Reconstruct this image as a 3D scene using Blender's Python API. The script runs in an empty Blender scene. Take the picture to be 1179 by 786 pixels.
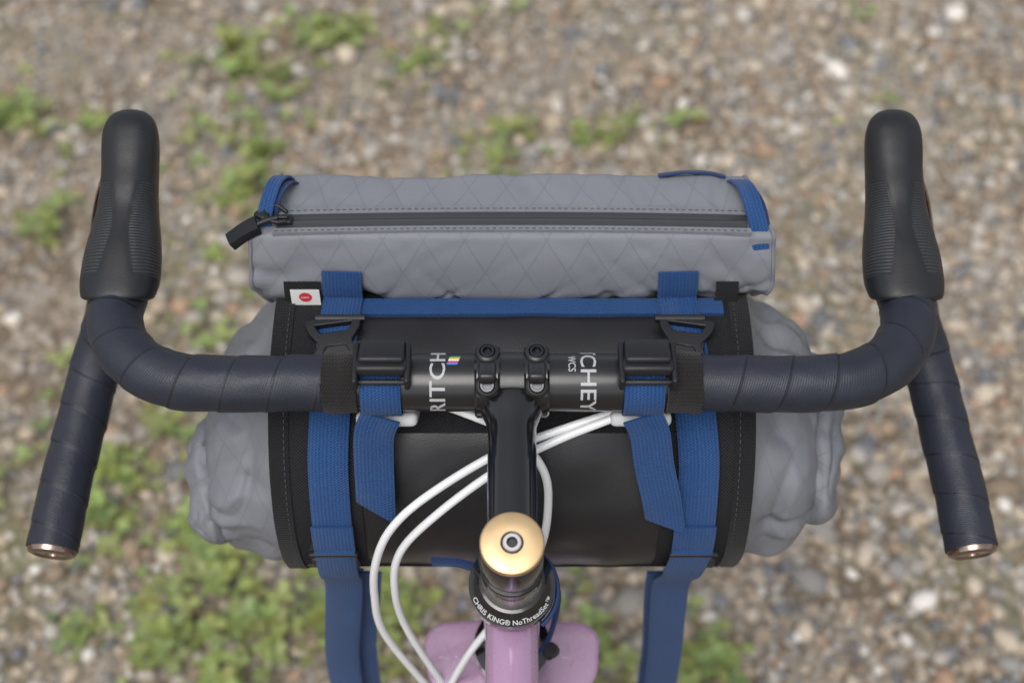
import bpy, bmesh, math, random
import numpy as np
from mathutils import Vector, Matrix, noise
random.seed(4); np.random.seed(4)
S = bpy.context.scene
COL = S.collection
BARZ = 1.0
def P(p): return (p[0]*0.001, p[1]*0.001, p[2]*0.001+BARZ)
rad = math.radians

# ------------------------------------------------------------------ materials
class NT:
    def __init__(s, name):
        s.m = bpy.data.materials.new(name); s.m.use_nodes = True
        s.t = s.m.node_tree; s.n = s.t.nodes; s.l = s.t.links
        s.b = s.n['Principled BSDF']
    def node(s, typ, **kw):
        n = s.n.new(typ)
        for k, v in kw.items(): setattr(n, k, v)
        return n
    def link(s, a, b): s.l.new(a, b)
    def math(s, op, a, b=None, c=None):
        n = s.node('ShaderNodeMath', operation=op)
        for i, x in enumerate((a, b, c)):
            if x is None: continue
            if isinstance(x, (int, float)): n.inputs[i].default_value = x
            else: s.link(x, n.inputs[i])
        return n.outputs[0]
    def uv(s):
        u = s.node('ShaderNodeUVMap'); u.uv_map = 'UVMap'
        sp = s.node('ShaderNodeSeparateXYZ'); s.link(u.outputs[0], sp.inputs[0])
        return u.outputs[0], sp.outputs[0], sp.outputs[1]
    def obj(s):
        return s.node('ShaderNodeTexCoord').outputs['Object']
    def noise(s, scale, detail=3, vec=None, rough=.5):
        n = s.node('ShaderNodeTexNoise'); n.inputs['Scale'].default_value = scale
        n.inputs['Detail'].default_value = detail; n.inputs['Roughness'].default_value = rough
        s.link(vec if vec is not None else s.obj(), n.inputs['Vector'])
        return n.outputs['Fac']
    def mix(s, fac, a, b, typ='MIX'):
        n = s.node('ShaderNodeMix', data_type='RGBA', blend_type=typ)
        for i, x in ((0, fac), (6, a), (7, b)):
            if isinstance(x, (int, float)): n.inputs[i].default_value = x
            elif isinstance(x, (tuple, list)): n.inputs[i].default_value = (*x[:3], 1)
            else: s.link(x, n.inputs[i])
        return n.outputs[2]
    def ramp(s, fac, stops):
        n = s.node('ShaderNodeValToRGB'); s.link(fac, n.inputs[0])
        cr = n.color_ramp
        while len(cr.elements) < len(stops): cr.elements.new(.5)
        for e, (p, c) in zip(cr.elements, stops):
            e.position = p; e.color = (*c[:3], 1)
        return n.outputs[0]
    def bump(s, h, dist, strength=1.0):
        n = s.node('ShaderNodeBump'); n.inputs['Distance'].default_value = dist
        n.inputs['Strength'].default_value = strength
        s.link(h, n.inputs['Height']); 
        if getattr(s, 'lastb', None) is not None: s.link(s.lastb, n.inputs['Normal'])
        s.lastb = n.outputs[0]; s.link(s.lastb, s.b.inputs['Normal'])
    def set(s, col=None, rough=None, metal=None, coat=None, spec=None, sheen=None):
        if col is not None:
            if isinstance(col, (tuple, list)): s.b.inputs['Base Color'].default_value = (*col, 1)
            else: s.link(col, s.b.inputs['Base Color'])
        for k, v in (('Roughness', rough), ('Metallic', metal), ('Coat Weight', coat), ('Specular IOR Level', spec), ('Sheen Weight', sheen)):
            if v is None: continue
            if isinstance(v, (int, float)): s.b.inputs[k].default_value = v
            else: s.link(v, s.b.inputs[k])

def simple(name, col, rough, metal=0, coat=0, grain=0, gscale=800, spec=None, var=.12):
    t = NT(name)
    f = t.noise(60, 4)
    c = t.mix(f, tuple(x*(1-var) for x in col), tuple(min(1, x*(1+var)) for x in col))
    r = t.math('MULTIPLY_ADD', t.noise(140, 5), rough*.5, rough*.75)
    t.set(c, r, metal, coat, spec)
    if grain: t.bump(t.noise(gscale, 3), grain)
    return t.m

def fabric_grey():
    t = NT('grey_sailcloth'); uvv, u, v = t.uv()
    lines = None
    for ang in (61, -61):
        a = rad(ang)
        q = t.math('ADD', t.math('MULTIPLY', u, math.sin(a)/.021), t.math('MULTIPLY', v, math.cos(a)/.021))
        f = t.math('ABSOLUTE', t.math('SUBTRACT', t.math('FRACT', q), .5))
        m = t.math('LESS_THAN', f, .02)
        lines = m if lines is None else t.math('MAXIMUM', lines, m)
    big = t.noise(14, 4)
    c = t.mix(big, (.160, .168, .190), (.212, .220, .242))
    c = t.mix(t.math('MULTIPLY', t.noise(900, 2), .8), c, (.155, .162, .18))
    c = t.mix(t.math('MULTIPLY', lines, .15), c, (.07, .075, .09))
    t.set(c, .56, 0, 0, .4)
    t.bump(lines, .0003, .8)
    w = t.math('MULTIPLY', t.math('SINE', t.math('MULTIPLY', u, 6283/.8)), t.math('SINE', t.math('MULTIPLY', v, 6283/.8)))
    t.bump(w, .00006, .5)
    t.bump(t.noise(26, 3, rough=.45), .0028, .5)
    return t.m

def webbing(name, c1, c2, rough=.6):
    t = NT(name); uvv, u, v = t.uv()
    av = t.math('ABSOLUTE', v)
    w1 = t.math('SINE', t.math('MULTIPLY', t.math('ADD', u, t.math('MULTIPLY', av, .6)), 6283/1.7))
    w2 = t.math('SINE', t.math('MULTIPLY', v, 6283/2.2))
    h = t.math('ADD', t.math('MULTIPLY', w1, .6), t.math('MULTIPLY', w2, .4))
    f = t.math('MULTIPLY_ADD', h, .45, .5)
    c = t.mix(f, c1, c2)
    c = t.mix(t.noise(40, 4), c, t.mix(.5, c, c1), )
    t.set(c, rough, 0, 0, .3, .1)
    t.bump(h, .00028, 1)
    t.bump(t.noise(1500, 2), .0001)
    return t.m

def tape():
    t = NT('handlebar_tape'); uvv, u, v = t.uv()
    turn = t.math('MULTIPLY', v, 10)
    wob = t.math('MULTIPLY', t.noise(28, 2), .16)
    ph = t.math('ADD', t.math('DIVIDE', u, .0265), turn)
    fr = t.math('FRACT', ph)
    seam = t.math('MAXIMUM', t.math('LESS_THAN', fr, .028), t.math('GREATER_THAN', fr, .98))
    rib = t.math('SINE', t.math('MULTIPLY', t.math('ADD', ph, wob), 6.2832*19))
    c = t.mix(t.noise(30, 4), (.011, .014, .024), (.026, .030, .044))
    c = t.mix(t.math('MULTIPLY_ADD', rib, .10, .10), c, (.005, .006, .010))
    c = t.mix(t.math('MULTIPLY', seam, .7), c, (.004, .004, .005))
    t.set(c, t.math('MULTIPLY_ADD', t.noise(90, 4), .25, .34), 0, 0, .4)
    t.bump(rib, .00006, .6); t.bump(t.noise(700, 3), .0002)
    return t.m

def hoodmat():
    t = NT('hood_rubber'); uvv, u, v = t.uv()
    turn = t.math('MULTIPLY', v, 10)
    d = t.math('ABSOLUTE', t.math('SUBTRACT', turn, .25))
    wid = t.math('MULTIPLY_ADD', t.math('POWER', t.math('ABSOLUTE', t.math('SUBTRACT', u, .042)), 1.5), 8.0, .030)
    side = t.math('GREATER_THAN', d, wid)
    side2 = t.math('LESS_THAN', d, .215)
    along = t.math('MULTIPLY', t.math('LESS_THAN', u, .076), t.math('GREATER_THAN', u, .014))
    m = t.math('MULTIPLY', t.math('MULTIPLY', side, side2), along)
    rib = t.math('MULTIPLY_ADD', t.math('SINE', t.math('MULTIPLY', u, 6283/1.9)), .5, .5)
    c = t.mix(t.noise(50, 4), (.008, .0085, .010), (.015, .0155, .018))
    c = t.mix(t.math('MULTIPLY', m, rib), c, (.035, .036, .040))
    t.set(c, t.math('MULTIPLY_ADD', t.noise(200, 4), .2, .36), 0, 0, .4)
    t.bump(t.math('MULTIPLY', m, rib), .0005, 1); t.bump(t.noise(900, 3), .0001)
    return t.m

def vinyl():
    t = NT('black_coated_fabric')
    v = t.node('ShaderNodeTexVoronoi'); v.inputs['Scale'].default_value = 1100; t.link(t.obj(), v.inputs['Vector'])
    c = t.mix(t.noise(20, 4), (.009, .009, .010), (.016, .016, .018))
    t.set(c, t.math('MULTIPLY_ADD', t.noise(35, 4), .12, .28), 0, 0, .5)
    t.bump(v.outputs['Distance'], .00012, .6); t.bump(t.noise(16, 3), .0025, .4)
    return t.m

def mesh_fabric():
    t = NT('black_mesh_fabric'); uvv, u, v = t.uv()
    w = t.math('MULTIPLY', t.math('SINE', t.math('MULTIPLY', u, 6283/2.2)), t.math('SINE', t.math('MULTIPLY', v, 6283/2.2)))
    t.set(t.mix(t.math('MULTIPLY_ADD', w, .5, .5), (.004, .004, .005), (.020, .021, .024)), .8, spec=.3)
    t.bump(w, .0003)
    return t.m

M = {}
M['grey'] = fabric_grey()
M['blue'] = webbing('blue_webbing', (.003, .026, .105), (.018, .095, .275))
M['navy'] = webbing('navy_webbing', (.004, .014, .06), (.010, .045, .15))
M['blackweb'] = webbing('black_webbing', (.003, .003, .004), (.012, .012, .014), .8)
M['cloth'] = webbing('cloth_finishing_tape', (.007, .006, .006), (.022, .018, .018), .9)
M['tape'] = tape(); M['hood'] = hoodmat(); M['vinyl'] = vinyl(); M['mesh'] = mesh_fabric()
M['bar'] = simple('satin_black_alloy', (.011, .011, .012), .30, 0, .2, .00003, 1500)
M['gloss'] = simple('gloss_black_anodised', (.008, .008, .009), .15, 0, .5)
M['boss'] = simple('black_anodised', (.010, .010, .011), .38, 0, .1)
M['plastic'] = simple('black_plastic', (.011, .011, .013), .45, 0, 0, .0001, 1200, spec=.4)
M['gold'] = simple('gold_anodised', (.70, .50, .28), .46, 1, 0, .00003, 1800, var=.05)
M['steel'] = simple('steel', (.62, .60, .58), .28, 1)
M['copper'] = simple('bar_plug_metal', (.34, .25, .21), .22, 1)
M['darksteel'] = simple('dark_steel', (.07, .07, .075), .35, 1)
M['white'] = simple('white_cable_housing', (.72, .73, .74), .32, var=.04)
M['ltgrey'] = simple('light_grey_foam', (.50, .51, .52), .6, var=.06)
M['print'] = simple('white_print', (.40, .40, .41), .5, var=.03)
M['label'] = simple('white_label', (.75, .74, .73), .8, grain=.0001, var=.04)
M['red'] = simple('red_print', (.60, .03, .05), .7)
M['yellow'] = simple('yellow_print', (.7, .5, .05), .6)
M['green'] = simple('green_print', (.05, .35, .1), .6)
M['cyan'] = simple('blue_print', (.04, .2, .6), .6)
M['paint'] = simple('lilac_paint', (.36, .215, .345), .28, 0, 1, var=.04)
M['rubber'] = simple('tyre_rubber', (.02, .02, .02), .75, grain=.0004, gscale=300)
M['zip'] = simple('zipper_tape', (.036, .038, .041), .42, grain=.0001)
M['thread'] = simple('dark_thread', (.03, .032, .038), .8)
M['thread2'] = simple('grey_thread', (.045, .045, .05), .8)

# ------------------------------------------------------------------ helpers
def empty(name, loc):
    e = bpy.data.objects.new(name, None); e.location = loc; COL.objects.link(e)
    e.empty_display_size = .05
    return e
def add(name, me, mat, parent, smooth=True):
    o = bpy.data.objects.new(name, me); COL.objects.link(o)
    if mat is not None and len(me.materials) == 0: me.materials.append(mat)
    if smooth: me.polygons.foreach_set('use_smooth', [True]*len(me.polygons))
    if parent is not None:
        o.parent = parent; o.matrix_parent_inverse = Matrix.Translation(parent.location).inverted()
    return o
def fixn(me):
    bm = bmesh.new(); bm.from_mesh(me); bmesh.ops.recalc_face_normals(bm, faces=bm.faces); bm.to_mesh(me); bm.free()
def grid(name, rows, mat, parent, closed=False, uvf=None, caps=False, smooth=True, autosharp=False):
    nr, nc = len(rows), len(rows[0])
    vs = [P(p) for r in rows for p in r]
    fs, uvs = [], []
    U = [0.]
    for i in range(1, nr):
        U.append(U[-1]+sum((Vector(rows[i][j])-Vector(rows[i-1][j])).length for j in range(0, nc, max(1, nc//8)))/len(range(0, nc, max(1, nc//8)))*.001)
    mid = rows[nr//2]; V = [0.]
    for j in range(1, nc+1): V.append(V[-1]+(Vector(mid[j % nc])-Vector(mid[j-1])).length*.001)
    if uvf is None: uvf = lambda i, j: (U[i], V[j])
    for i in range(nr-1):
        for j in range(nc if closed else nc-1):
            j2 = (j+1) % nc
            fs.append((i*nc+j, i*nc+j2, (i+1)*nc+j2, (i+1)*nc+j))
            uvs += [uvf(i, j), uvf(i, j+1), uvf(i+1, j+1), uvf(i+1, j)]
    if caps:
        fs.append(tuple(range(nc))[::-1]); uvs += [(0, 0)]*nc
        fs.append(tuple((nr-1)*nc+j for j in range(nc))); uvs += [(0, 0)]*nc
    me = bpy.data.meshes.new(name); me.from_pydata(vs, [], fs)
    ul = me.uv_layers.new(name='UVMap'); ul.data.foreach_set('uv', [c for p in uvs for c in p])
    fixn(me)
    o = add(name, me, mat, parent, smooth)
    if autosharp:
        me.set_sharp_from_angle(angle=rad(40))
    return o
def catmull(pts, step):
    pts = [Vector(p) for p in pts]
    if len(pts) == 2:
        n = max(1, int((pts[1]-pts[0]).length/step)); return [pts[0].lerp(pts[1], k/n) for k in range(n+1)]
    ext = [2*pts[0]-pts[1]]+pts+[2*pts[-1]-pts[-2]]
    out = []
    for i in range(1, len(ext)-2):
        a, b, c, d = ext[i-1:i+3]
        n = max(1, int((c-b).length/step))
        for k in range(n):
            t = k/n
            out.append(.5*((2*b)+(c-a)*t+(2*a-5*b+4*c-d)*t*t+(3*b-a-3*c+d)*t**3))
    out.append(pts[-1]); return out
def sweep(name, pts, r, mat, parent, step=2., seg=20, rf=None, caps=True):
    c = catmull(pts, step); n = len(c)
    T = [(c[min(i+1, n-1)]-c[max(i-1, 0)]).normalized() for i in range(n)]
    N = T[0].orthogonal().normalized()
    if abs(T[0].z) < .9: N = (Vector((0, 0, 1))-T[0]*T[0].z).normalized()
    rows, L, s = [], [], 0.
    for i in range(n):
        if i: s += (c[i]-c[i-1]).length
        L.append(s)
        N = (N-T[i]*N.dot(T[i])).normalized(); B = T[i].cross(N)
        row = []
        for j in range(seg):
            a = 2*math.pi*j/seg
            rr = rf(s, a) if rf else (r[0]+(r[1]-r[0])*i/(n-1) if isinstance(r, tuple) else r)
            row.append(c[i]+(N*math.cos(a)+B*math.sin(a))*rr)
        rows.append(row)
    return grid(name, rows, mat, parent, True, lambda i, j: (L[i]*.001, j/seg*.1), caps, True, autosharp=caps)
def lathe(name, prof, org, axis, mat, parent, seg=48, sharp=True):
    org = Vector(org); ax = Vector(axis).normalized()
    a = Vector((1, 0, 0)) if abs(ax.x) < .9 else Vector((0, 0, 1))
    a = (a-ax*a.dot(ax)).normalized(); b = ax.cross(a)
    rows = [[org+ax*t+(a*math.cos(2*math.pi*j/seg)+b*math.sin(2*math.pi*j/seg))*r for j in range(seg)] for r, t in prof]
    return grid(name, rows, mat, parent, True, lambda i, j: (i*.001, j/seg*.1), False, True, autosharp=sharp)
def strap(name, pts, w, th, mat, parent, side=(1, 0, 0), cut=0., step=2.):
    c = catmull(pts, step); n = len(c); side = Vector(side)
    prof = [(-1, -.5), (-1, .5), (-.95, 1), (-.45, 1.15), (0, 1.15), (.45, 1.15), (.95, 1), (1, .5), (1, -.5), (.95, -1), (0, -1.1), (-.95, -1)]
    rows, L, s = [], [], 0.
    for i in range(n):
        if i: s += (c[i]-c[i-1]).length
        L.append(s)
    for i in range(n):
        T = (c[min(i+1, n-1)]-c[max(i-1, 0)]).normalized()
        W = (side-T*side.dot(T)).normalized(); N = T.cross(W)
        k = max(0, 1-(L[-1]-L[i])/(abs(cut)+8)) if cut else 0
        rows.append([c[i]+W*(w/2*a)+N*(th/2*b)+T*(cut*a*k) for a, b in prof])
    np_ = len(prof)
    return grid(name, rows, mat, parent, True, lambda i, j: (L[i]*.001, prof[j % np_][0]*w/2*.001), True, True, autosharp=True)
def box(name, size, loc, R, mat, parent, bev=1., seg=3):
    bm = bmesh.new(); bmesh.ops.create_cube(bm, size=1)
    for v in bm.verts: v.co = Vector((v.co.x*size[0], v.co.y*size[1], v.co.z*size[2]))
    bmesh.ops.bevel(bm, geom=bm.edges[:]+bm.verts[:], offset=bev, segments=seg, profile=.5, affect='EDGES')
    R = R if R is not None else Matrix.Identity(3)
    for v in bm.verts: v.co = Vector(P(R @ v.co+Vector(loc)))
    me = bpy.data.meshes.new(name); bm.to_mesh(me); bm.free()
    o = add(name, me, mat, parent, True); me.set_sharp_from_angle(angle=rad(50)); return o
def flatmesh(kind, data, size=1., ext=.3, bev=0):
    if kind == 'text':
        cu = bpy.data.curves.new('tmp', 'FONT'); cu.body = data; cu.size = size; cu.resolution_u = 3; cu.offset = size*.008
    else:
        cu = bpy.data.curves.new('tmp', 'CURVE'); cu.dimensions = '2D'; cu.fill_mode = 'BOTH'
        for poly in data:
            sp = cu.splines.new('POLY'); sp.points.add(len(poly)-1); sp.use_cyclic_u = True
            for q, p in zip(sp.points, poly): q.co = (p[0], p[1], 0, 1)
    cu.extrude = ext; cu.bevel_depth = bev; cu.bevel_resolution = 1
    o = bpy.data.objects.new('tmp', cu); COL.objects.link(o)
    dg = bpy.context.evaluated_depsgraph_get(); me = bpy.data.meshes.new_from_object(o.evaluated_get(dg))
    bpy.data.objects.remove(o); bpy.data.curves.remove(cu)
    me.materials.clear(); return me
def mapmesh(name, me, f, mat, parent, subd=0, smooth=False):
    bm = bmesh.new(); bm.from_mesh(me)
    if subd:
        bmesh.ops.triangulate(bm, faces=bm.faces[:])
        bmesh.ops.subdivide_edges(bm, edges=[e for e in bm.edges if e.calc_length() > subd], cuts=4, use_grid_fill=True)
    for v in bm.verts: v.co = Vector(P(f(v.co)))
    bm.to_mesh(me); bm.free(); me.name = name
    return add(name, me, mat, parent, smooth)
def rounded(pts, r=2, n=4):
    out = []; m = len(pts)
    for i in range(m):
        p = Vector(pts[i]).to_2d(); a = Vector(pts[i-1]).to_2d(); b = Vector(pts[(i+1) % m]).to_2d()
        da = (a-p); db = (b-p); rr = min(r, da.length*.45, db.length*.45)
        A = p+da.normalized()*rr; B = p+db.normalized()*rr
        for k in range(n+1):
            t = k/n; out.append(((1-t)**2*A+2*t*(1-t)*p+t*t*B)[:])
    return out
def ss(t): t = min(1, max(0, t)); return t*t*(3-2*t)

# ================================================================== BICYCLE
bike = empty('bicycle', (0, 0, BARZ))
lathe('bar_centre', [(16.6, -64), (16.8, -45), (16.8, 45), (16.6, 64), (15, 90), (15, 110)], (0, 0, 0), (1, 0, 0), M['bar'], bike, 64)
lathe('bar_centre_side', [(15, -110), (15, -90), (16.6, -64)], (0, 0, 0), (1, 0, 0), M['bar'], bike, 64)
bar = [(106, 0, 0), (140, -1, 0), (170, -1, 0), (196, 2, 0), (218, 14, 0), (232, 32, 0), (238, 50, 0), (239, 68, -1), (241, 88, -10), (249, 102, -30),
       (260, 107, -52), (271, 101, -76), (280, 84, -97), (285, 55, -111), (290, 20, -124), (294, -21, -140)]
for sx in (-1, 1):
    m = lambda p: (p[0]*sx, p[1], p[2])
    def rf(s, a):
        fr = (s/26.5+a/(2*math.pi)) % 1.0
        k = .65+.35*noise.noise(Vector((math.floor(s/26.5+a/(2*math.pi))*3.1, 5*sx, 0)))
        base = 16.1+k*fr if s > 3 else 16.1
        if fr < .04: base = 16.1+k*(1-fr/.04)
        return base+.5*noise.noise(Vector((s/14, math.cos(a)*2, math.sin(a)*2+7*sx)))
    sweep('bar_tape', [m(p) for p in bar], 16, M['tape'], bike, 1.0, 48, rf)
    e = Vector(m(bar[-1])); d = (e-Vector(m(bar[-2]))).normalized()
    lathe('bar_end_plug', [(15.2, -6), (15.6, 1), (15, 3), (12, 4.2), (11, 3.2), (4, 3.5), (3.5, 2), (0.01, 2)], e, d, M['copper'], bike, 40)
    def rf2(s, a): return 17.9+.35*math.sin(a+s/3)+.5*noise.noise(Vector((s/6, math.cos(a)*1.5, math.sin(a)*1.5+3*sx)))
    sweep('finishing_tape', [(88.5*sx, 0, 0), (108*sx, 0, 0)], 18, M['cloth'], bike, 1.0, 48, rf2)
    st = [(66, -1, 45, 16.5, 15.5), (66.5, 0, 45, 20.8, 19), (69, 1.5, 42, 22.6, 20.5), (78, 4, 34, 24.0, 21.5), (92, 9, 26, 23.6, 21.8), (107, 14, 24, 21.6, 21.4), (120, 19.5, 27, 19.2, 21), (132, 27, 33, 18.0, 21),
          (144, 35, 41, 17.7, 20), (153, 43, 49, 17.9, 18.5), (160, 50, 54, 17.4, 16.5), (165.5, 56, 57, 15.2, 13.5), (168.6, 60, 58, 11, 9), (170, 61.8, 58, 5.5, 4.5), (170.5, 62.2, 58, .3, .3)]
    def interp(k, t):
        i = min(int(t), len(st)-2); f = t-i
        p0, p1, p2, p3 = st[max(i-1, 0)][k], st[i][k], st[i+1][k], st[min(i+2, len(st)-1)][k]
        return .5*(2*p1+(p2-p0)*f+(2*p0-5*p1+4*p2-p3)*f*f+(3*p1-p0-3*p2+p3)*f**3)
    rows, LL, s, prev = [], [], 0, None
    nst = 110
    for i in range(nst+1):
        t = i/nst*(len(st)-1)
        y, z, al, hw, hh = (interp(k, t) for k in range(5)); al = rad(al)
        if prev: s += math.hypot(y-prev[0], z-prev[1])
        prev = (y, z); LL.append(s)
        row = []
        for j in range(72):
            a = 2*math.pi*j/72; ca, sa = math.cos(a), math.sin(a)
            ex = .84
            lx = abs(ca)**ex*math.copysign(1, ca)*max(hw, .2); lz = abs(sa)**ex*math.copysign(1, sa)*max(hh, .2)
            dd = abs(a-math.pi/2)/(2*math.pi); wd = .030+8*abs(s*.001-.042)**1.5
            g = 0
            if 12 < s < 78 and dd < .22:
                g = math.exp(-((dd-wd)/.008)**2)*min(1, (s-12)/6, (78-s)/6)
            lx *= 1-.03*g; lz *= 1-.03*g
            cx = 239.5-.008*s+(-.10)*lz
            row.append(((cx+lx)*sx, y-math.sin(al)*lz, z+math.cos(al)*lz))
        rows.append(row)
    grid('brake_hood', rows, M['hood'], bike, True, lambda i, j: (LL[i]*.001, j/72*.1))
    lev = [(245, 160, 34), (255, 165, 15), (265, 163, -8), (272, 156, -33), (278, 148, -62), (286, 141, -88), (292, 142, -105)]
    strap('brake_lever', [m(p) for p in lev], 15, 6, M['gloss'], bike, side=(sx*.9, -.25, .3))
    strap('brake_lever_edge', [m((x+8.2, y-2, z)) for x, y, z in lev[1:5]], 2.2, 3, M['copper'], bike, side=(sx*.9, -.3, .3))
    box('brake_lever_pivot', (24, 22, 26), m((244, 152, 22)), Matrix.Rotation(rad(-25), 3, 'X'), M['plastic'], bike, 5)
rb = 16.85
def onbar(x, ph, r): return (x, -r*math.cos(ph), r*math.sin(ph))
me = flatmesh('text', 'RITCHEY', 12.6, .08)
mapmesh('bar_lettering', me, lambda c: onbar(-38.0-c.y, rad(-27)+c.x*1.28/rb, rb+c.z), M['print'], bike, 1.5)
me = flatmesh('text', 'RITCHEY', 12.6, .08); L = max(v.co.x for v in me.vertices)
mapmesh('bar_lettering', me, lambda c: onbar(39+c.y, rad(-22)-(c.x-L)*1.28/rb, rb+c.z), M['print'], bike, 1.5)
me = flatmesh('text', 'WCS', 6, .08)
mapmesh('bar_lettering', me, lambda c: onbar(32.0+c.y, rad(112)-c.x*.92/rb, rb+c.z), M['print'], bike, 1.5)
for k, cm in enumerate(('cyan', 'red', 'white', 'yellow', 'green')):
    a0 = 86+k*5
    rows = [[onbar(x, rad(a0+q*4.8/3), rb+.12) for q in range(4)] for x in (-37+k*.4, -31+k*.4)]
    grid('bar_stripe', rows, M[cm], bike)
# ---- stem
n_up = Vector((0, -.309, .951)); bk = Vector((0, -.951, -.309)); O = Vector((0, -110, 0)); X = Vector((1, 0, 0))
def ax(t): return O-n_up*t
for s_ in (-1, 1):
    lathe('stem_faceplate', [(16.9, -7.2), (19.5, -7.2), (20.6, -6), (20.6, 6), (19.5, 7.2), (16.9, 7.2)], (14*s_, 0, 0), (1, 0, 0), M['gloss'], bike, 56)
    for ph, rr in ((104, 19), (44, 19.5)):
        c = Vector(onbar(14*s_, rad(ph), rr)); d = Vector(onbar(0, rad(ph-(22 if ph > 90 else -10)), 1))
        lathe('stem_bolt_boss', [(7.0, -6), (7.2, 1), (6.9, 3), (6.0, 4.2), (4.6, 4.6), (4.4, 3.0)], c, d, M['boss'], bike, 32)
        lathe('stem_bolt', [(4.3, 0), (4.3, 4.4), (3.8, 5), (2.6, 5), (2.3, 2.5), (.01, 2.5)], c, d, M['darksteel'], bike, 24)
    box('stem_bridge', (10, 24, 7), Vector(onbar(14*s_, rad(74), 19)), Matrix.Rotation(rad(-16), 3, 'X'), M['boss'], bike, 2.2)
lathe('stem_clamp_core', [(17.0, -9), (18.2, -9), (18.2, 9), (17.0, 9)], (0, 0, -1.0), (1, 0, 0), M['bar'], bike, 48)
stem_pts = [(0, -12, -2), (0, -35, -6.5), (0, -70, -14), (0, -102, -21)]
rows = []
for i, c in enumerate(catmull(stem_pts, 2)):
    f = ss((-c.y-12)/20)
    w = 20+(13.7-20)*f; h = 14.8-1.2*f
    rows.append([(w*math.cos(a), c.y-.2*h*math.sin(a), c.z+h*math.sin(a)) for a in [2*math.pi*j/48 for j in range(48)]])
grid('stem_tube', rows, M['gloss'], bike, True, caps=True)
lathe('stem_steerer_clamp', [(14, 0), (16.3, 0), (17.2, -1.2), (17.2, -40), (16.4, -42), (14, -42)], ax(6), n_up, M['gloss'], bike, 64)
for k in (0, 1):
    lathe('stem_pinch_bolt', [(4, 0), (4, 6), (3, 6.5), (2, 6.5), (2, 4), (.01, 4)], ax(18+k*18)-bk*10+X*9, (1, 0, 0), M['darksteel'], bike, 20)
lathe('spacer', [(14, -48.2), (17.4, -48.2), (17.4, -58), (14, -58)], ax(0), n_up, M['gloss'], bike, 64)
lathe('spacer', [(14, -58.2), (17.4, -58.2), (17.4, -78), (14, -78)], ax(0), n_up, M['steel'], bike, 64)
lathe('top_cap', [(14, -6), (16.4, -6), (17.1, -5), (17.2, -1.6), (16.7, -.5), (15.6, 0), (8, .25), (6.2, .25), (5.6, -1), (5.4, -2)], ax(0), n_up, M['gold'], bike, 72)
lathe('top_cap_bolt', [(5.3, -3), (5.3, .2), (4.7, .9), (3.0, .9)], ax(0), n_up, M['steel'], bike, 36)
lathe('top_cap_bolt_socket', [(3.0, .9), (2.7, -2), (.01, -2)], ax(0), n_up, M['darksteel'], bike, 6)
lathe('top_cap_bolt_ring', [(5.4, .05), (6.1, .35), (6.2, .2)], ax(0), n_up, M['darksteel'], bike, 36)
lathe('headset_upper', [(17, -79), (19, -79.5), (21.5, -83), (25.2, -86), (25.4, -88), (25.4, -96), (24, -98), (24, -103), (19.5, -107)], ax(0), n_up, M['gloss'], bike, 72)
M['hprint'] = simple('headset_print', (.55, .55, .55), .5)
me = flatmesh('text', 'CHRIS KING\u00ae NoThreadSet\u2122', 4.3, .05); L = max(v.co.x for v in me.vertices)
def hs(c):
    ang = (c.x-L/2)/23.0; k = (c.y)/4.0
    r = 24.4-3.0*k*1.05; t = 85.5-2.5*k*1.05
    if r < 21.7: t = 83.2-(21.7-r)*1.4
    return ax(t-.25-c.z)+(X*math.sin(ang)+bk*math.cos(ang))*r
mapmesh('headset_lettering', me, hs, M['hprint'], bike, 1.5)
lathe('head_tube', [(18.8, -104), (18.8, -112), (18, -116), (18, -236), (19, -240), (19, -252)], ax(0), n_up, M['paint'], bike, 48)
lathe('headset_lower', [(19, -246), (26, -250), (27, -262), (24, -272), (14, -274)], ax(0), n_up, M['gloss'], bike, 48)
me = flatmesh('poly', [rounded([(-58, -12), (-50, -24), (50, -24), (58, -12), (60, 13), (52, 21), (20, 23), (-20, 23), (-52, 21), (-60, 13)], 10, 6)], ext=5, bev=3)
cro = ax(296)
mapmesh('fork_crown', me, lambda c: cro+X*c.x+bk*c.y*-1+n_up*c.z, M['paint'], bike, smooth=False)
me.set_sharp_from_angle(angle=rad(35)); me.polygons.foreach_set('use_smooth', [True]*len(me.polygons))
for s_ in (-1, 1):
    sweep('fork_blade', [cro+X*46*s_-n_up*4, cro+X*48*s_-n_up*80, Vector((52*s_, 110, -540)), Vector((52*s_, 160, -660))], (13, 7), M['paint'], bike, 8, 20)
    for q in range(5):
        a = rad(q*72)
        sweep('crown_engraving', [tuple(cro+X*(43*s_)+n_up*8.1+(X*math.cos(a)+bk*math.sin(a))*3), tuple(cro+X*(43*s_)+n_up*8.1+(X*math.cos(a+.5)+bk*math.sin(a+.5))*8.5)], .3, M['paint'], bike, 4, 6)
ht = ax(124); hb = ax(225)
sweep('top_tube', [ht, Vector((0, -330, -150)), Vector((0, -640, -175))], 15.6, M['paint'], bike, 10, 40)
sweep('down_tube', [hb, Vector((0, -520, -740))], 17, M['paint'], bike, 20, 32)
sweep('seat_tube', [Vector((0, -520, -740)), Vector((0, -655, -150))], 15, M['paint'], bike, 20, 32)
sweep('seat_post', [Vector((0, -650, -170)), Vector((0, -690, -20))], 13.5, M['bar'], bike, 20, 32)
rows = []
for i in range(25):
    f = i/24; y = -565-f*265; w = 18+60*max(0, (f-.35)/.65)**1.4; z = -2+8*abs(f-.4)+4*f
    k = math.sin(math.pi*min(1, max(0.02, f*6 if f < .16 else (1 if f < .9 else (1.02-f)*9)))/2)
    rows.append([(w*k*math.cos(a), y, z+(14 if math.sin(a) > 0 else 22)*k*math.sin(a)) for a in [2*math.pi*j/32 for j in range(32)]])
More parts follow.
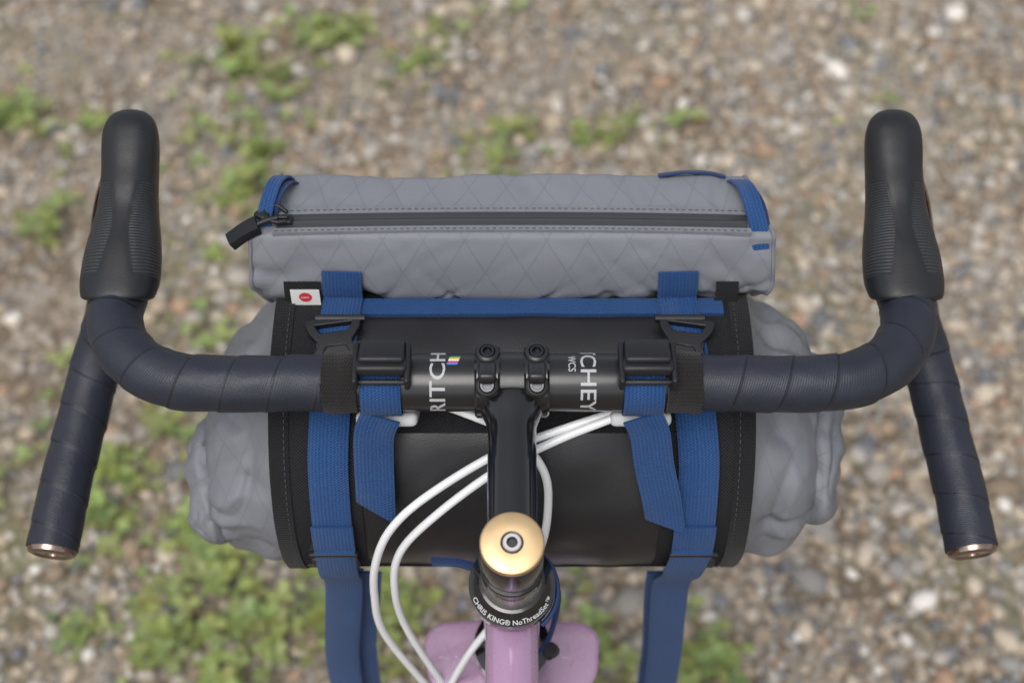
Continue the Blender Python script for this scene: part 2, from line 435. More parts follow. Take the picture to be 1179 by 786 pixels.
grid('saddle', rows, M['plastic'], bike, True, caps=True)
for s_ in (-1, 1):
    sweep('seat_stay', [Vector((12*s_, -650, -170)), Vector((60*s_, -930, -660))], 8, M['paint'], bike, 20, 16)
    sweep('chain_stay', [Vector((20*s_, -520, -740)), Vector((62*s_, -930, -660))], 10, M['paint'], bike, 20, 16)
    sweep('crank_arm', [Vector((60*s_, -520, -740)), Vector((72*s_, -520+170*s_, -740))], 10, M['gloss'], bike, 20, 16)
    box('pedal', (90, 60, 14), (120*s_, -520+170*s_, -740), None, M['plastic'], bike, 4)
def wheel(c, tag):
    c = Vector(c)
    def ring(nm, R, r, rz, mat, seg=96):
        rows = [[(c.x+rz*math.sin(b), c.y+(R+r*math.cos(b))*math.cos(a), c.z+(R+r*math.cos(b))*math.sin(a)) for b in [2*math.pi*k/16 for k in range(16)]] for a in [2*math.pi*i/seg for i in range(seg+1)]]
        grid(nm, rows, mat, bike, True)
    ring(tag+'_tyre', 318, 20, 20, M['rubber']); ring(tag+'_rim', 300, 9, 12, M['gloss'])
    lathe(tag+'_hub', [(5, -50), (8, -48), (26, -32), (12, -26), (12, 26), (26, 32), (8, 48), (5, 50)], c, (1, 0, 0), M['darksteel'], bike, 24)
    for i in range(28):
        a = 2*math.pi*i/28; a2 = a+(.5 if i % 4 < 2 else -.5)
        sweep(tag+'_spoke', [c+Vector((28*(1 if i % 2 else -1), 24*math.cos(a2), 24*math.sin(a2))), c+Vector((0, 294*math.cos(a), 294*math.sin(a)))], 1.1, M['steel'], bike, 300, 6)
wheel((0, 160, -660), 'front_wheel'); wheel((0, -930, -660), 'rear_wheel')
cabs = [[(88, 8, -16), (66, -2, -21), (28, -12, -29), (-9, -21, -40), (-50, -40, -56), (-72, -48, -78), (-83, -50, -110), (-87, -48, -150), (-85, -45, -200), (-65, -40, -270), (-42, -38, -330)],
        [(86, 4, -19), (60, -8, -22), (28, -17, -31), (-8, -28, -46), (-45, -42, -72), (-68, -46, -105), (-74, -46, -145), (-70, -42, -200), (-50, -38, -280), (-34, -38, -330)],
        [(-60, 6, -18), (-28, -7, -19), (0, -12, -33), (18, -20, -55), (22, -25, -85), (17, -32, -125), (-5, -34, -190), (-30, -40, -240), (-52, -40, -310)]]
for c in cabs: sweep('cable_housing', c, 2.55, M['white'], bike, 3, 18)
# ================================================================== BAG
bag = empty('handlebar_bag', P((0, 75, -120)))
CY, CZ = 75., -120.
def roll(x, ph, r): return (x, CY-r*math.cos(rad(ph)), CZ+r*math.sin(rad(ph)))
prof = [(0, 97), (138, 97), (147, 94), (155, 88), (165, 82), (176, 77), (186, 72), (193, 64), (198, 52), (200, 34), (200.6, 16), (201, .5)]
fine = [(prof[0])]
for (a, ra), (b, rb_) in zip(prof, prof[1:]):
    n = max(1, int(math.hypot(b-a, rb_-ra)/1.6))
    for k in range(1, n+1): fine.append((a+(b-a)*k/n, ra+(rb_-ra)*k/n))
full = [(-x, r) for x, r in fine[::-1][:-1]]+fine
rows = []
fr_ = np.array([r for _, r in full]); ker = np.ones(5)/5
frs = np.convolve(np.pad(fr_, 2, mode='edge'), ker, 'valid')
def crease(v, k=5): return max(0, 1-k*abs(noise.noise(v)))
def soft(v, k): # rounded valley
    t = crease(v, k); return t*t*(3-2*t)
for (x, _), r in zip(full, frs):
    row = []; sgn = 1 if x > 0 else -1
    e = ss((abs(x)-146)/20); e2 = min(1.1, max(0, (abs(x)-140)/60))
    if sgn < 0: cy = CY-12*e2; cz = CZ-30*e2
    else: cy = CY-6*e2; cz = CZ-17*e2; r = r*(1+.06*ss((abs(x)-160)/20))
    for j in range(260):
        a = 2*math.pi*j/260; cs, sn = math.cos(a), math.sin(a)
        wv = noise.noise(Vector((cs*1.5, sn*1.5, x/40)))*.5
        n1 = noise.noise(Vector((cs*1.6, sn*1.6, x/70+sgn*5)))
        c1 = crease(Vector((cs*1.9+wv, sn*1.9, x/90+sgn*9)), 3.2)
        c2 = crease(Vector((cs*1.5, sn*1.5+wv, x/40+12*sgn)), 3.6)
        fold = 4+n1*9-c1*7-c2*4.5
        rr = r+fold*e*min(1, r/50)
        row.append((x, cy-rr*cs, cz+rr*sn))
    rows.append(row)
grid('roll_body', rows, M['grey'], bag, True)
iu = Vector((0, .743, .669)); idp = Vector((0, .669, -.743))
for s_, cen, hl, rx, rd in ((-1, Vector((-199, 34, -139)), 43, 15, 36), (1, Vector((201, 52, -118)), 57, 17, 40)):
    rows = []
    nn = 100
    for i in range(nn+1):
        t = -1+2*i/nn
        k = max(.02, (1-abs(t)**5))**.5
        tw = noise.noise(Vector((t*1.3, s_*3, 1)))
        row = []
        for j in range(110):
            a = 2*math.pi*j/110
            w_ = noise.noise(Vector((math.cos(a)*.9, math.sin(a)*.9, t*1.1+s_*4)))*5
            w_ -= 3.6*crease(Vector((math.cos(a)*.8, math.sin(a)*.8, t*1.0+s_*2+.3)), 3.2)
            w_ -= 2.4*crease(Vector((math.cos(a)*.7+5, math.sin(a)*.7, t*2.0+s_)), 3.5)
            fr = ((a/(2*math.pi)+.36+.05*tw) % 1)
            stp = 3.6*(fr if fr < .96 else (1-fr)*24)
            ox = (rx+w_+stp)*k*math.cos(a); od = (rd+w_+stp)*k*math.sin(a)
            row.append(cen+X*(ox*s_+s_*5*tw-s_*4*t*t)+idp*od+iu*(hl*t))
        rows.append(row)
    grid('rolled_closure', rows, M['grey'], bag, True)
def arcstrip(name, x0, x1, p0, p1, r, th, mat, nx=2, wob=0., closed=False, dp=2.):
    n = max(2, int((p1-p0)/dp)); nx = max(nx, 2)
    rows = []
    prf = [(x0, r-th)]+[(x0+(x1-x0)*k/(nx-1), r) for k in range(nx)]+[(x1, r-th)]
    for x, rr in prf:
        rows.append([roll(x, p0+(p1-p0)*k/n, rr+(wob*noise.noise(Vector((x/35, math.cos(rad(p0+(p1-p0)*k/n))*3, math.sin(rad(p0+(p1-p0)*k/n))*3))) if rr == r else 0)) for k in range(n+1 if not closed else n)])
    if not closed:
        for row in rows:
            row.insert(0, tuple(Vector(row[0])-(Vector(row[0])-Vector((row[0][0], CY, CZ))).normalized()*th)); row.append(tuple(Vector(row[-1])-(Vector(row[-1])-Vector((row[-1][0], CY, CZ))).normalized()*th))
    return grid(name, rows, mat, bag, closed, autosharp=True)
arcstrip('wrap_panel', -146, 146, 0, 360, 100.6, 4, M['vinyl'], 90, 2.2, True)
for s_ in (-1, 1):
    arcstrip('panel_binding', 135*s_, 147*s_, 0, 360, 102.6, 9, M['blackweb'], 6, 1.2, True)
    arcstrip('panel_side_fabric', 92*s_, 135*s_, -60, 96, 101.4, 2, M['mesh'], 12, .8)
arcstrip('panel_mesh_band', -92, 92, 44, 56, 101.9, 2, M['mesh'], 60, .6)
arcstrip('panel_edge_webbing', -96, 131, 87, 94.5, 103.6, 3, M['blue'], 60, 1.2, dp=1.)
arcstrip('panel_lower_hem', -134, 134, -44, -33, 102.2, 2, M['blackweb'], 60, .8)
def stitches(name, pts, parent, L=2.4, gap=1.4, w=.55, mat=None, up=(0, 0, 1)):
    c = catmull(pts, .5); bm = bmesh.new(); start = 0; dist = 0
    for k in range(1, len(c)):
        dist += (c[k]-c[k-1]).length
        if dist >= L+gap:
            a = c[start]; b = c[k]; T = (b-a).normalized(); b2 = a+T*L
            W = Vector(up).cross(T).normalized()*w/2; N = T.cross(W).normalized()*.25
            vs = [bm.verts.new(P(q)) for q in (a-W, a+W, (a+b2)/2+W+N, b2+W, b2-W, (a+b2)/2-W+N)]
            bm.faces.new((vs[0], vs[1], vs[2], vs[5])); bm.faces.new((vs[5], vs[2], vs[3], vs[4]))
            start = k; dist = 0
    me = bpy.data.meshes.new(name); bm.to_mesh(me); bm.free()
    return add(name, me, mat or M['thread'], parent, False)
for s_ in (-1, 1):
    stitches('binding_stitching', [roll(137.5*s_, a, 103.6) for a in range(-60, 100, 4)], bag, mat=M['thread2'], up=(0, -.6, .7))
stitches('hem_stitching', [roll(x, 57.5, 101.8) for x in range(-90, 91, 6)], bag, mat=M['thread2'], up=(0, -.6, .7))
pw = 24.5
for s_ in (-1, 1):
    xt, xb = (105, 111) if s_ < 0 else (102.5, 113)
    path = [(xt*s_*.995, 83.5, 6), (xt*s_, 81.0, -8), (xt*s_, 81.5, -14)]+[roll(s_*(xt+(xb-xt)*(95-a)/60 if a > 35 else xb), a, 104.6) for a in range(92, -30, -6)]+[roll(s_*xb, -36, 104)]
    strap('compression_strap', path, pw, 1.6, M['blue'], bag)
    strap('strap_keeper_fold', [roll(s_*xb, a, 107) for a in (10, 4, -2, -8, -14)], pw+1.5, 1.6, M['blue'], bag)
    box('strap_slider', (30, 13, 3.2), roll(s_*(xb+1), -12, 106.5), Matrix.Rotation(rad(12+90), 3, 'X'), M['plastic'], bag, 1.2)
    box('strap_slider_bar', (31, 3, 4), roll(s_*(xb+1), -4, 108), Matrix.Rotation(rad(4+90), 3, 'X'), M['plastic'], bag, 1.2)
    if s_ < 0: hx = [xb, xb+1, xb+3, xb+8, xb+17, xb+20, xb+24]; off = -13
    else: hx = [xb, xb-3, xb-5, xb-3, xb+2, xb+4, xb+6]; off = -4
    hy = [None, None, (-8, -200), (0, -250), (12, -330), (22, -410), (40, -500)]
    hp = [roll(s_*hx[0], -2, 108.8), roll(s_*hx[1], -22, 109.5)]+[(s_*hx[i], *hy[i]) for i in range(2, 7)]
    strap('hanging_strap', hp, pw+1, 1.6, M['blue'], bag)
    strap('hanging_strap_return', [(s_*(hx[i]+off), hy[i][0]+9, hy[i][1]) for i in range(2, 7)], pw, 1.6, M['blue'], bag)
    out = rounded([(-17, 13), (17, 13), (15, 5), (9, -3), (15, -14), (19, -20), (-19, -20), (-15, -14), (-9, -3), (-15, 5)], 2.5, 4)
    h1 = rounded([(-12.5, 10), (12.5, 10), (9, 3), (-9, 3)], 1.5, 3)
    h2 = rounded([(-6, -5), (6, -5), (11, -14), (-11, -14)], 1.5, 3)
    me = flatmesh('poly', [out, h1, h2], ext=1.6, bev=.7)
    rot = rad(-9*s_)
    def bmap(c, s_=s_, xt=xt, rot=rot):
        x = c.x*math.cos(rot)-c.y*math.sin(rot); y = c.x*math.sin(rot)+c.y*math.cos(rot)
        return roll(s_*(xt+2.5)+x, 75.5+y/107*57.3, 108.2+c.z)
    mapmesh('ladder_buckle', me, bmap, M['plastic'], bag, 4)
    strap('buckle_crossbar', [roll(s_*xt-15, 83, 108.6), roll(s_*xt+15, 83, 108.6)], 3.5, 4.5, M['plastic'], bag, side=(0, .8, .3))
    strap('buckle_tongue', [roll(s_*(xt-1), 74, 107.5), roll(s_*(xt-2), 62, 108)], 30, 4, M['plastic'], bag)
    xc = 74.5*s_ if s_ < 0 else 75.
    strap('bar_strap', [onbar(xc, rad(a), 18.6) for a in range(-100, 120, 8)], 23, 1.5, M['blue'], bag, step=1.5)
    strap('bar_strap_under', [onbar(xc, rad(a), 17.8) for a in range(110, 262, 8)], 23, 1.5, M['blue'], bag, step=1.5)
    R = Matrix.Rotation(rad(-8), 3, 'X'); up = Vector((0, .14, .99))
    c0 = Vector(onbar(xc+1.2, rad(84), 22.5))
    box('cam_buckle_body', (29, 22, 7), c0, R, M['plastic'], bag, 2.2)
    box('cam_buckle_lid', (26, 18, 5), c0+up*4.2+Vector((0, 2, 0)), R, M['plastic'], bag, 2.)
    for q in (-1, 1):
        box('cam_buckle_ear', (3.2, 27, 10), c0+Vector((14.6*q, -3, -1.5)), Matrix.Rotation(rad(10), 3, 'X'), M['plastic'], bag, 1.4)
    box('cam_buckle_grip', (24, 1.2, 1.0), c0+up*6.6+Vector((0, -4, 0)), R, M['plastic'], bag, .4)
    box('cam_buckle_front_bar', (29, 3.4, 3.4), onbar(xc+1.2, rad(50), 21.2), Matrix.Rotation(rad(40), 3, 'X'), M['plastic'], bag, 1.4)
    box('foam_spacer', (36, 26, 9), (xc+(1.5 if s_ < 0 else 0), -2, -27.5), Matrix.Rotation(rad(-38), 3, 'X'), M['ltgrey'], bag, 3.5, 4)
    if s_ < 0:
        tail = [(xc-1, -17, -11), (-80, -19, -24), (-81.5, -22, -45), (-82, -27, -68), (-82.5, -30.5, -86)]
    else:
        tail = [(xc, -17, -11), (80, -19, -24), (84, -24, -48), (90, -29, -75), (94, -32, -98)]
    strap('strap_tail', tail, 23.5, 1.5, M['blue'], bag, cut=9)
cordm = simple('blue_cord', (.008, .03, .12), .6)
hc = ax(92)
loop = [hc+(X*math.sin(a)+bk*math.cos(a))*27-n_up*(4+6*math.cos(a*.5)) for a in [rad(q) for q in range(40, 230, 14)]]
sweep('head_tube_cord', [tuple(v) for v in loop], 1.5, cordm, bag, 3, 10)
strap('cord_tail', [(-20, -50, -118), (-34, -44, -120), (-50, -38, -128)], 6, 1.2, M['navy'], bag, side=(0, .5, .8))
sweep('head_tube_cord', [(24, -60, -110), (29, -56, -140), (26, -55, -180), (20, -50, -215), (12, -40, -240)], 1.8, cordm, bag, 3, 10)
sweep('cord_knot', [(25, -58, -200), (27, -56, -206), (24, -55, -212)], 4.5, M['plastic'], bag, 3, 12)

# ================================================================== POUCH
pouch = empty('zippered_pouch', P((0, 125, 0)))
corners = [(93, -32), (82, -14), (93, 28.0), (147, 30.5), (160, -15), (166, -60), (150, -56), (130, -36), (110, -29)]
rr_ = [4, 4, 3.5, 3.5, 8, 5, 6, 10, 8]
pp = []
for i, p in enumerate(corners):
    p = Vector(p); a = Vector(corners[i-1]); b = Vector(corners[(i+1) % len(corners)])
    A = p+(a-p).normalized()*rr_[i]; B = p+(b-p).normalized()*rr_[i]
    pp += [(1-t)**2*A+2*t*(1-t)*p+t*t*B for t in (0, .2, .4, .6, .8, 1)]
    b2 = b+(p-b).normalized()*rr_[(i+1) % len(corners)]
    n = max(2, int((b2-B).length/3))
    pp += [B.lerp(b2, k/n) for k in range(1, n)]
ctr = Vector((122, -5)); Lp = 162.
N = 160
ux = [-1+2*i/N for i in range(N+1)]
def pouchrow(u, sc, bulge=0):
    row = []
    for p in pp:
        q = ctr+(p-ctr)*sc
        f = (q.x-84)/62
        L = Lp*(1-.095*max(0, min(1.1, f)))
        if q.x < 105: L -= 7*ss((-6-q.y)/24)
        x = u*L; y, z = q.x, q.y
        low = ss((-z+4)/20) if y < 105 else 0
        pin = math.exp(-((abs(x)-104)/15)**2)
        z += low*(6.5*pin-1.5*math.cos(x/95*math.pi/2)*(abs(x) < 95)+4*max(0, (abs(x)-132)/30))
        if y < 100: y += 1.5*pin*low
        if p.x < 95: y -= 1.5*math.sin(math.pi*min(1, max(0, (q.y+14)/42)))*sc
        if p.y > 20: z += (1.2*math.sin(x/23.+1)+.9*math.sin(x/51.))*(.25 if p.x < 116 else .8)*ss((p.x-96)/30)
        v = Vector((x/42, y/30, z/30))
        w = noise.noise(v)*1.4
        cr = crease(Vector((x/44+z/34, y/60, z/60+7)), 6)
        cr2 = crease(Vector((x/36-z/24, y/60, z/50+27)), 6)
        en = max(0, (abs(u)-.72)/.28)
        lowz = max(0, min(1, (-4-z)/16))
        w -= cr*(1.0+1.7*en+2.2*lowz)+cr2*(.5+1.2*en+2.2*lowz)
        n2 = (q-ctr).normalized()
        amp = .25 if (90 < p.x < 116 and p.y > 22) else 1.
        y += n2.x*w*amp*sc; z += n2.y*w*amp*sc
        row.append((x+math.copysign(bulge, u), y, z))
    return row
rows = []
ends = ((.02, -.5), (.3, -.6), (.6, -.5), (.8, -.2), (.93, .1), (.985, 0))
for sc, b in ends: rows.append(pouchrow(-1, sc, b))
for u in ux: rows.append(pouchrow(u*.994, 1))
for sc, b in ends[::-1]: rows.append(pouchrow(1, sc, b))
grid('pouch_body', rows, M['grey'], pouch, True)
for s_ in (-1, 1):
    r_ = pouchrow(s_*.994, 1.004)
    sweep('pouch_end_seam', [tuple(p) for p in r_[::2]]+[tuple(r_[0])], 1.3, M['grey'], pouch, 2.5, 8)
def topz(x, y):
    return 28.0+(y-93)*2.5/54
def zrow(y0, y1, r=.8):
    rows = []
    for i in range(241):
        x = -143+286*i/240; bow = 5*(x/143)**2
        f = ((i % 2)*.12)
        rows.append([(x, y-bow*.5, topz(x, y)-.02*bow+h) for y, h in ((y0, -2), (y0, r), ((y0*2+y1)/3, r+.1), ((y0+y1)/2-.5, r+.5+f), ((y0+y1)/2, r-.7), ((y0+y1)/2+.5, r+.5+f), ((y0+2*y1)/3, r+.1), (y1, r), (y1, -2))])
    return rows
grid('zipper', zrow(99.5, 111, 1.7), M['zip'], pouch, autosharp=True)
def foldline(y, h, w, nm):
    rows = []
    for i in range(121):
        x = -145+290*i/120; yy = y-2.5*(x/144)**2
        rows.append([(x, yy-w/2, topz(x, yy)-1.5), (x, yy-w/2, topz(x, yy)+h), (x, yy+w/2, topz(x, yy)+h), (x, yy+w/2, topz(x, yy)-1.5)])
    grid(nm, rows, M['grey'], pouch, autosharp=True)
foldline(112.8, 2.1, 4, 'zipper_flap_seam'); foldline(97.6, 1.9, 4, 'zipper_flap_seam')
stitches('pouch_stitching', [(x, 113.4-2.5*(x/144)**2, topz(0, 113)+2.3) for x in range(-144, 145, 4)], pouch)
stitches('pouch_stitching', [(x, 97.0-2.5*(x/144)**2, topz(0, 97)+2.0) for x in range(-144, 145, 4)], pouch)
box('zip_slider', (11, 7, 3), (-139, 102, 32.4), None, M['plastic'], pouch, 1.2)
box('zip_slider_bridge', (7, 3, 3), (-139, 102, 34.4), None, M['plastic'], pouch, 1.)
sweep('zip_pull_cord', [(-137, 107, 34), (-144, 111, 36), (-151, 105, 35), (-144, 98, 34.5), (-137, 99, 34)], 1.4, M['plastic'], pouch, 2, 10)
sweep('zip_pull_cord', [(-142, 101, 35), (-150, 99, 34), (-158, 96, 31)], 1.8, M['plastic'], pouch, 2, 10)
strap('zip_pull_grip', [(-154, 98, 32), (-162, 95, 29), (-171, 91, 24)], 11, 6, M['plastic'], pouch, side=(.1, 1, .2))
box('zip_end_clip', (14, 9, 5), (-150, 108, 33), Matrix.Rotation(rad(55), 3, 'Z'), M['plastic'], pouch, 1.6)
strap('end_loop', [(-140, 141, 29), (-142.5, 135, 38), (-145.5, 125, 42), (-148, 114, 40), (-150, 106, 35), (-151, 101, 28)], 9, 1.5, M['blue'], pouch)
strap('end_loop_inner', [(-136, 138, 29), (-138.5, 132, 36), (-142, 122, 39), (-145, 112, 37), (-147, 106, 30)], 7, 1.5, M['navy'], pouch)
strap('end_loop', [(139, 139, 30), (141, 132, 37), (144, 121, 40), (147, 107, 37), (150, 98, 29), (151.5, 91, 18)], 11, 1.5, M['blue'], pouch)
strap('end_loop_inner', [(146, 134, 29), (148, 126, 34), (151, 114, 35), (153, 103, 31), (154, 96, 22)], 7, 1.5, M['navy'], pouch)
strap('rear_loop', [(92, 145, 30), (106, 146, 31.5), (122, 146, 31.5), (134, 144, 30)], 7, 1.5, M['navy'], pouch, side=(0, 1, -.6))
for x0, x1 in ((-141, -118), (126, 140)):
    rows = [[(x, 83.3, -2), (x, 80.8, -8), (x, 80.5, -22), (x, 84.5, -26)] for x in (x0, (x0+x1)/2, x1)]
    grid('base_flange', rows, M['blackweb'], pouch, autosharp=True)
def lp(x, h, o=0): return (x, 79.9-o, -22+h)
grid('label', [[lp(x, 0, .6), lp(x, 17, .6)] for x in (-137, -119)], M['label'], pouch, smooth=False)
cx, ch = -128, 10.4
bm = bmesh.new(); vs = [bm.verts.new(P(lp(cx+4*math.cos(a), ch+4*math.sin(a), .9))) for a in [2*math.pi*k/28 for k in range(28)]]; bm.faces.new(vs)
me = bpy.data.meshes.new('label_disc'); bm.to_mesh(me); bm.free(); add('label_disc', me, M['red'], pouch, False)
me = flatmesh('text', 'MADE IN JAPAN', 2.1, .03)
mapmesh('label_text', me, lambda c: lp(-136.2+c.x, 1.8+c.y, .9+c.z), M['thread'], pouch)
me = flatmesh('text', 'RAIN', 2.0, .03)
mapmesh('label_text', me, lambda c: lp(-130.7+c.x*1.05, 9.6+c.y, 1.1+c.z), M['label'], pouch)

# ================================================================== GROUND
def ground_mat():
    t = NT('gravelly_soil'); o = t.obj()
    v = t.node('ShaderNodeTexVoronoi'); v.inputs['Scale'].default_value = 75; t.link(o, v.inputs['Vector'])
    sp = t.node('ShaderNodeSeparateXYZ'); t.link(v.outputs['Color'], sp.inputs[0])
    stone = t.ramp(sp.outputs[0], [(0, (.17, .155, .145)), (.25, (.30, .24, .18)), (.5, (.41, .34, .26)), (.75, (.32, .30, .28)), (1, (.54, .48, .40))])
    edge = t.math('MULTIPLY', v.outputs['Distance'], 1.1)
    soil = t.mix(t.noise(30, 6, o), (.15, .110, .072), (.28, .215, .145))
    soil = t.mix(t.noise(300, 4, o), soil, (.14, .11, .075))
    n = t.noise(5, 5, o)
    f = t.math('MULTIPLY', t.math('GREATER_THAN', t.math('ADD', n, t.math('MULTIPLY', sp.outputs[1], .3)), .58), .8)
    c = t.mix(f, soil, stone)
    c = t.mix(t.math('MULTIPLY', edge, .35), c, (.09, .07, .05))
    mm = t.ramp(t.noise(3.2, 5, o), [(.48, (0, 0, 0)), (.66, (1, 1, 1))])
    c = t.mix(t.math('MULTIPLY', mm, .45), c, (.15, .17, .06))
    t.set(c, .92); t.bump(t.math('SUBTRACT', 1, v.outputs['Distance']), .006, .7); t.bump(t.noise(60, 6, o), .006)
    return t.m
bm = bmesh.new(); bmesh.ops.create_grid(bm, x_segments=60, y_segments=60, size=150)
me = bpy.data.meshes.new('ground'); bm.to_mesh(me); bm.free()
add('ground', me, ground_mat(), None, False)

def bigmesh(name, verts, faces, cols, mat, k):
    me = bpy.data.meshes.new(name)
    me.vertices.add(len(verts)); me.vertices.foreach_set('co', verts.astype(np.float32).ravel())
    nf = len(faces); me.loops.add(nf*k); me.loops.foreach_set('vertex_index', faces.astype(np.int32).ravel())
    me.polygons.add(nf); me.polygons.foreach_set('loop_start', np.arange(0, nf*k, k, dtype=np.int32))
    me.update(calc_edges=True)
    ca = me.color_attributes.new('tint', 'FLOAT_COLOR', 'POINT')
    ca.data.foreach_set('color', np.concatenate([cols, np.ones((len(cols), 1))], 1).astype(np.float32).ravel())
    return add(name, me, mat, None, False)
bm = bmesh.new(); bmesh.ops.create_icosphere(bm, subdivisions=1, radius=1)
iv = np.array([v.co[:] for v in bm.verts]); ifc = np.array([[v.index for v in f.verts] for f in bm.faces]); bm.free()
NS = 84000
px = np.random.uniform(-1.6, 1.6, NS); py = np.random.uniform(-.3, 2.4, NS)
dn = np.array([noise.noise(Vector((x*1.6, y*1.6, 0)))+.5*noise.noise(Vector((x*5, y*5, 3))) for x, y in zip(px, py)])
dens = np.clip(.68+.50*px+.7*dn, .18, 1)
keep = np.random.rand(NS) < dens
px, py = px[keep], py[keep]; n = len(px)
r = np.clip(np.random.lognormal(math.log(.0056), .50, n), .0022, .026)
sc = np.stack([r*np.random.uniform(.8, 1.4, n), r*np.random.uniform(.7, 1.1, n), r*np.random.uniform(.4, .75, n)], 1)
V = iv[None]*np.random.uniform(.72, 1.18, (n, 12, 1))*sc[:, None, :]
tl = np.random.normal(0, .3, n); ct, st_ = np.cos(tl), np.sin(tl)
y_, z_ = V[..., 1].copy(), V[..., 2].copy(); V[..., 1] = y_*ct[:, None]-z_*st_[:, None]; V[..., 2] = y_*st_[:, None]+z_*ct[:, None]
az = np.random.uniform(0, 6.283, n); ca_, sa_ = np.cos(az), np.sin(az)
x_, y_ = V[..., 0].copy(), V[..., 1].copy(); V[..., 0] = x_*ca_[:, None]-y_*sa_[:, None]; V[..., 1] = x_*sa_[:, None]+y_*ca_[:, None]
V[..., 0] += px[:, None]; V[..., 1] += py[:, None]; V[..., 2] += (sc[:, 2]*.45+np.random.uniform(0, .003, n))[:, None]
F = (ifc[None]+(np.arange(n)*12)[:, None, None]).reshape(-1, 3)
pal = np.array([(.45, .36, .26), (.57, .48, .37), (.41, .38, .34), (.17, .18, .205), (.31, .225, .15), (.78, .74, .68), (.40, .25, .16), (.49, .44, .38), (.27, .26, .25)])
pi_ = np.random.choice(len(pal), n, p=[.2, .18, .14, .10, .12, .06, .04, .10, .06])
cc = pal[pi_]*np.random.uniform(.7, 1.18, (n, 1))
m_ = NT('gravel_stone'); at = m_.node('ShaderNodeVertexColor'); at.layer_name = 'tint'
m_.set(m_.mix(m_.noise(250, 3), at.outputs[0], m_.mix(.5, at.outputs[0], (.20, .17, .135))), .85)
bigmesh('gravel', V.reshape(-1, 3), F, np.repeat(cc, 12, 0), m_.m, 3)
# weeds
cl = [(-.526, 1.665, .08, 45), (-.49, 1.60, .06, 30), (-.312, 1.69, .07, 36), (-.36, 1.72, .04, 14), (-.178, 1.62, .06, 20), (-.89, 1.46, .055, 50), (-.76, 1.17, .06, 22), (-.438, 1.35, .035, 25), (-.45, 1.27, .05, 50),
      (-.03, 1.32, .06, 14), (.015, 1.42, .05, 12), (.193, 1.41, .06, 16), (.12, 1.40, .05, 8), (-.572, .68, .05, 40), (-.56, .60, .05, 50), (-.43, .57, .07, 34), (-.446, .41, .045, 70), (-.34, .43, .07, 45), (-.39, .49, .08, 50),
      (-.25, .50, .07, 36), (.256, .37, .05, 60), (.113, .385, .04, 35), (-.56, .42, .03, 15), (-.2, .42, .07, 34), (-.45, .95, .06, 12), (-.6, .85, .06, 10), (-.15, .46, .06, 34), (-.5, .75, .05, 15), (-.30, .60, .06, 36),
      (-.75, 1.45, .05, 14), (-.1, 1.35, .06, 10), (-.42, 1.5, .07, 18), (-.35, .33, .08, 50), (-.1, .3, .08, 40), (1.2, 1.2, .05, 30), (.9, .2, .06, 40)]
for _ in range(60): cl.append((random.uniform(-1.3, .1), random.uniform(.1, 2.1), .06, random.randint(2, 8)))
for _ in range(14): cl.append((random.uniform(.1, 1.5), random.uniform(.1, 2.3), .05, random.randint(2, 5)))
lv, lf, lc = [], [], []
shape = [(0, 0), (.32, .30), (.40, .62), (.2, .95), (-.2, .95), (-.40, .62), (-.32, .30)]
for x, y, R, k in cl:
    for _ in range(int(k*1.0)):
        d = abs(random.gauss(0, .7))*R; a = random.uniform(0, 6.283)
        h = random.uniform(.006, .034)*(1.3-min(1, d/R/1.5)); base = Vector((x+d*math.cos(a), y+d*math.sin(a), h))
        sz = random.uniform(.011, .023); tint = np.array((.30, .41, .11))*random.uniform(.6, 1.15)+np.array((random.uniform(0, .08), 0, random.uniform(0, .05)))
        r0 = random.uniform(0, 6.283)
        foot = Vector((x+d*.5*math.cos(a), y+d*.5*math.sin(a), 0))
        for q in range(3 if random.random() < .6 else 1):
            rz = Matrix.Rotation(r0+q*2.1, 3, 'Z') @ Matrix.Rotation(random.uniform(-.15, .55), 3, 'X')
            b = len(lv)
            for sx_, sy_ in shape:
                lv.append((base+rz @ Vector((sx_*sz, sy_*sz, abs(sx_)*sz*.35)))[:]); lc.append(tint)
            lf.append([b, b+1, b+2, b+3]); lf.append([b, b+4, b+5, b+6])
            b2 = len(lv)
            mid = (Vector(lv[b+3])+Vector(lv[b+4]))/2; lv.append(mid[:]); lc.append(tint)
            lf.append([b, b+3, b2, b+4])
        b = len(lv)
        for q in (foot+Vector((.0007, 0, 0)), foot-Vector((.0007, 0, 0)), base-Vector((.0005, 0, 0)), base+Vector((.0005, 0, 0))): lv.append(q[:]); lc.append(tint*.7)
        lf.append([b, b+1, b+2, b+3])
lm = NT('weed_leaf'); at = lm.node('ShaderNodeVertexColor'); at.layer_name = 'tint'
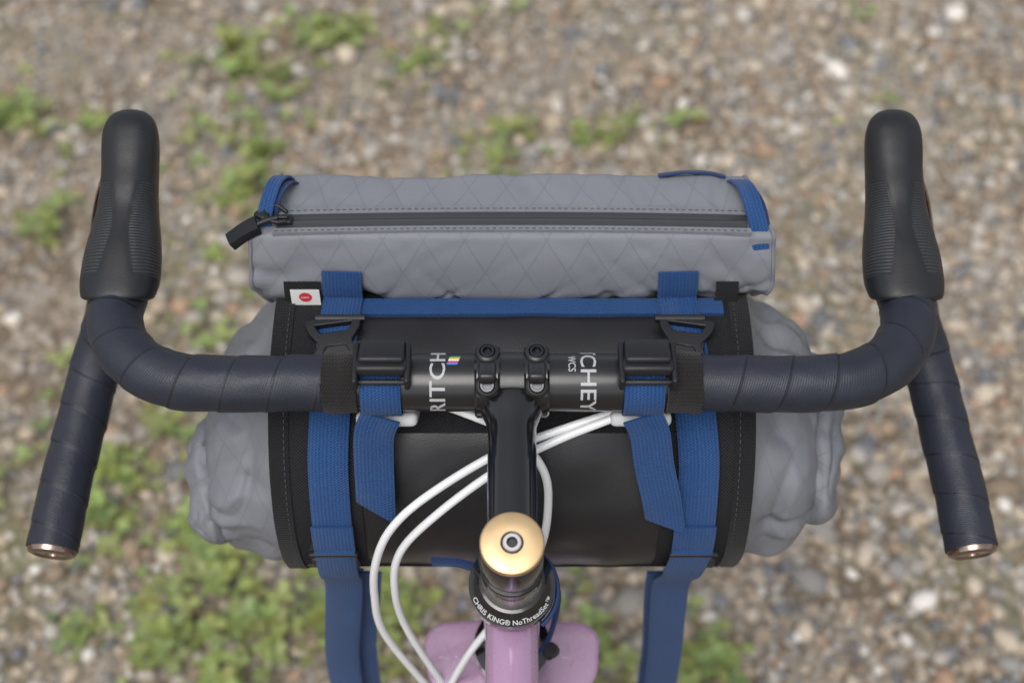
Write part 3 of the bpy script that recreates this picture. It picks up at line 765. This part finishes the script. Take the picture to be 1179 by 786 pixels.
lm.set(at.outputs[0], .5); tr = lm.node('ShaderNodeBsdfTranslucent'); lm.link(at.outputs[0], tr.inputs[0])
mx = lm.node('ShaderNodeMixShader'); mx.inputs[0].default_value = .35
outn = [q for q in lm.n if q.type == 'OUTPUT_MATERIAL'][0]
lm.link(lm.b.outputs[0], mx.inputs[1]); lm.link(tr.outputs[0], mx.inputs[2]); lm.link(mx.outputs[0], outn.inputs[0])
bigmesh('weeds', np.array(lv), np.array(lf), np.array(lc), lm.m, 4)

# ================================================================== LIGHT
w = bpy.data.worlds.new('World'); S.world = w; w.use_nodes = True
nt = w.node_tree; bg = nt.nodes['Background']
sky = nt.nodes.new('ShaderNodeTexSky'); sky.sky_type = 'NISHITA'; sky.sun_disc = False
el, rot = rad(58), rad(200)
sky.sun_elevation = el; sky.sun_rotation = rot; sky.dust_density = 3; sky.air_density = 1.0
hs_ = nt.nodes.new('ShaderNodeHueSaturation'); hs_.inputs['Saturation'].default_value = .28; hs_.inputs['Value'].default_value = 1.18
nt.links.new(sky.outputs[0], hs_.inputs['Color']); nt.links.new(hs_.outputs[0], bg.inputs[0]); bg.inputs[1].default_value = .15
sl = bpy.data.lights.new('sun', 'SUN'); sl.energy = 1.5; sl.angle = rad(40); sl.color = (1, .98, .95)
so = bpy.data.objects.new('sun', sl); COL.objects.link(so)
dirv = Vector((math.sin(rot)*math.cos(el), math.cos(rot)*math.cos(el), math.sin(el)))
so.rotation_euler = dirv.to_track_quat('Z', 'Y').to_euler()
# ================================================================== CAMERA
cd = bpy.data.cameras.new('camera'); cam = bpy.data.objects.new('camera', cd); COL.objects.link(cam)
cam.location = (0, -.531, 1.625); cam.rotation_euler = (rad(42), 0, 0)
cd.lens = 50; cd.sensor_width = 36; cd.clip_start = .01; cd.clip_end = 600
cd.dof.use_dof = True; cd.dof.focus_distance = .83; cd.dof.aperture_fstop = 5.0
S.camera = cam
S.view_settings.view_transform = 'Standard'; S.view_settings.look = 'None'; S.view_settings.exposure = 0
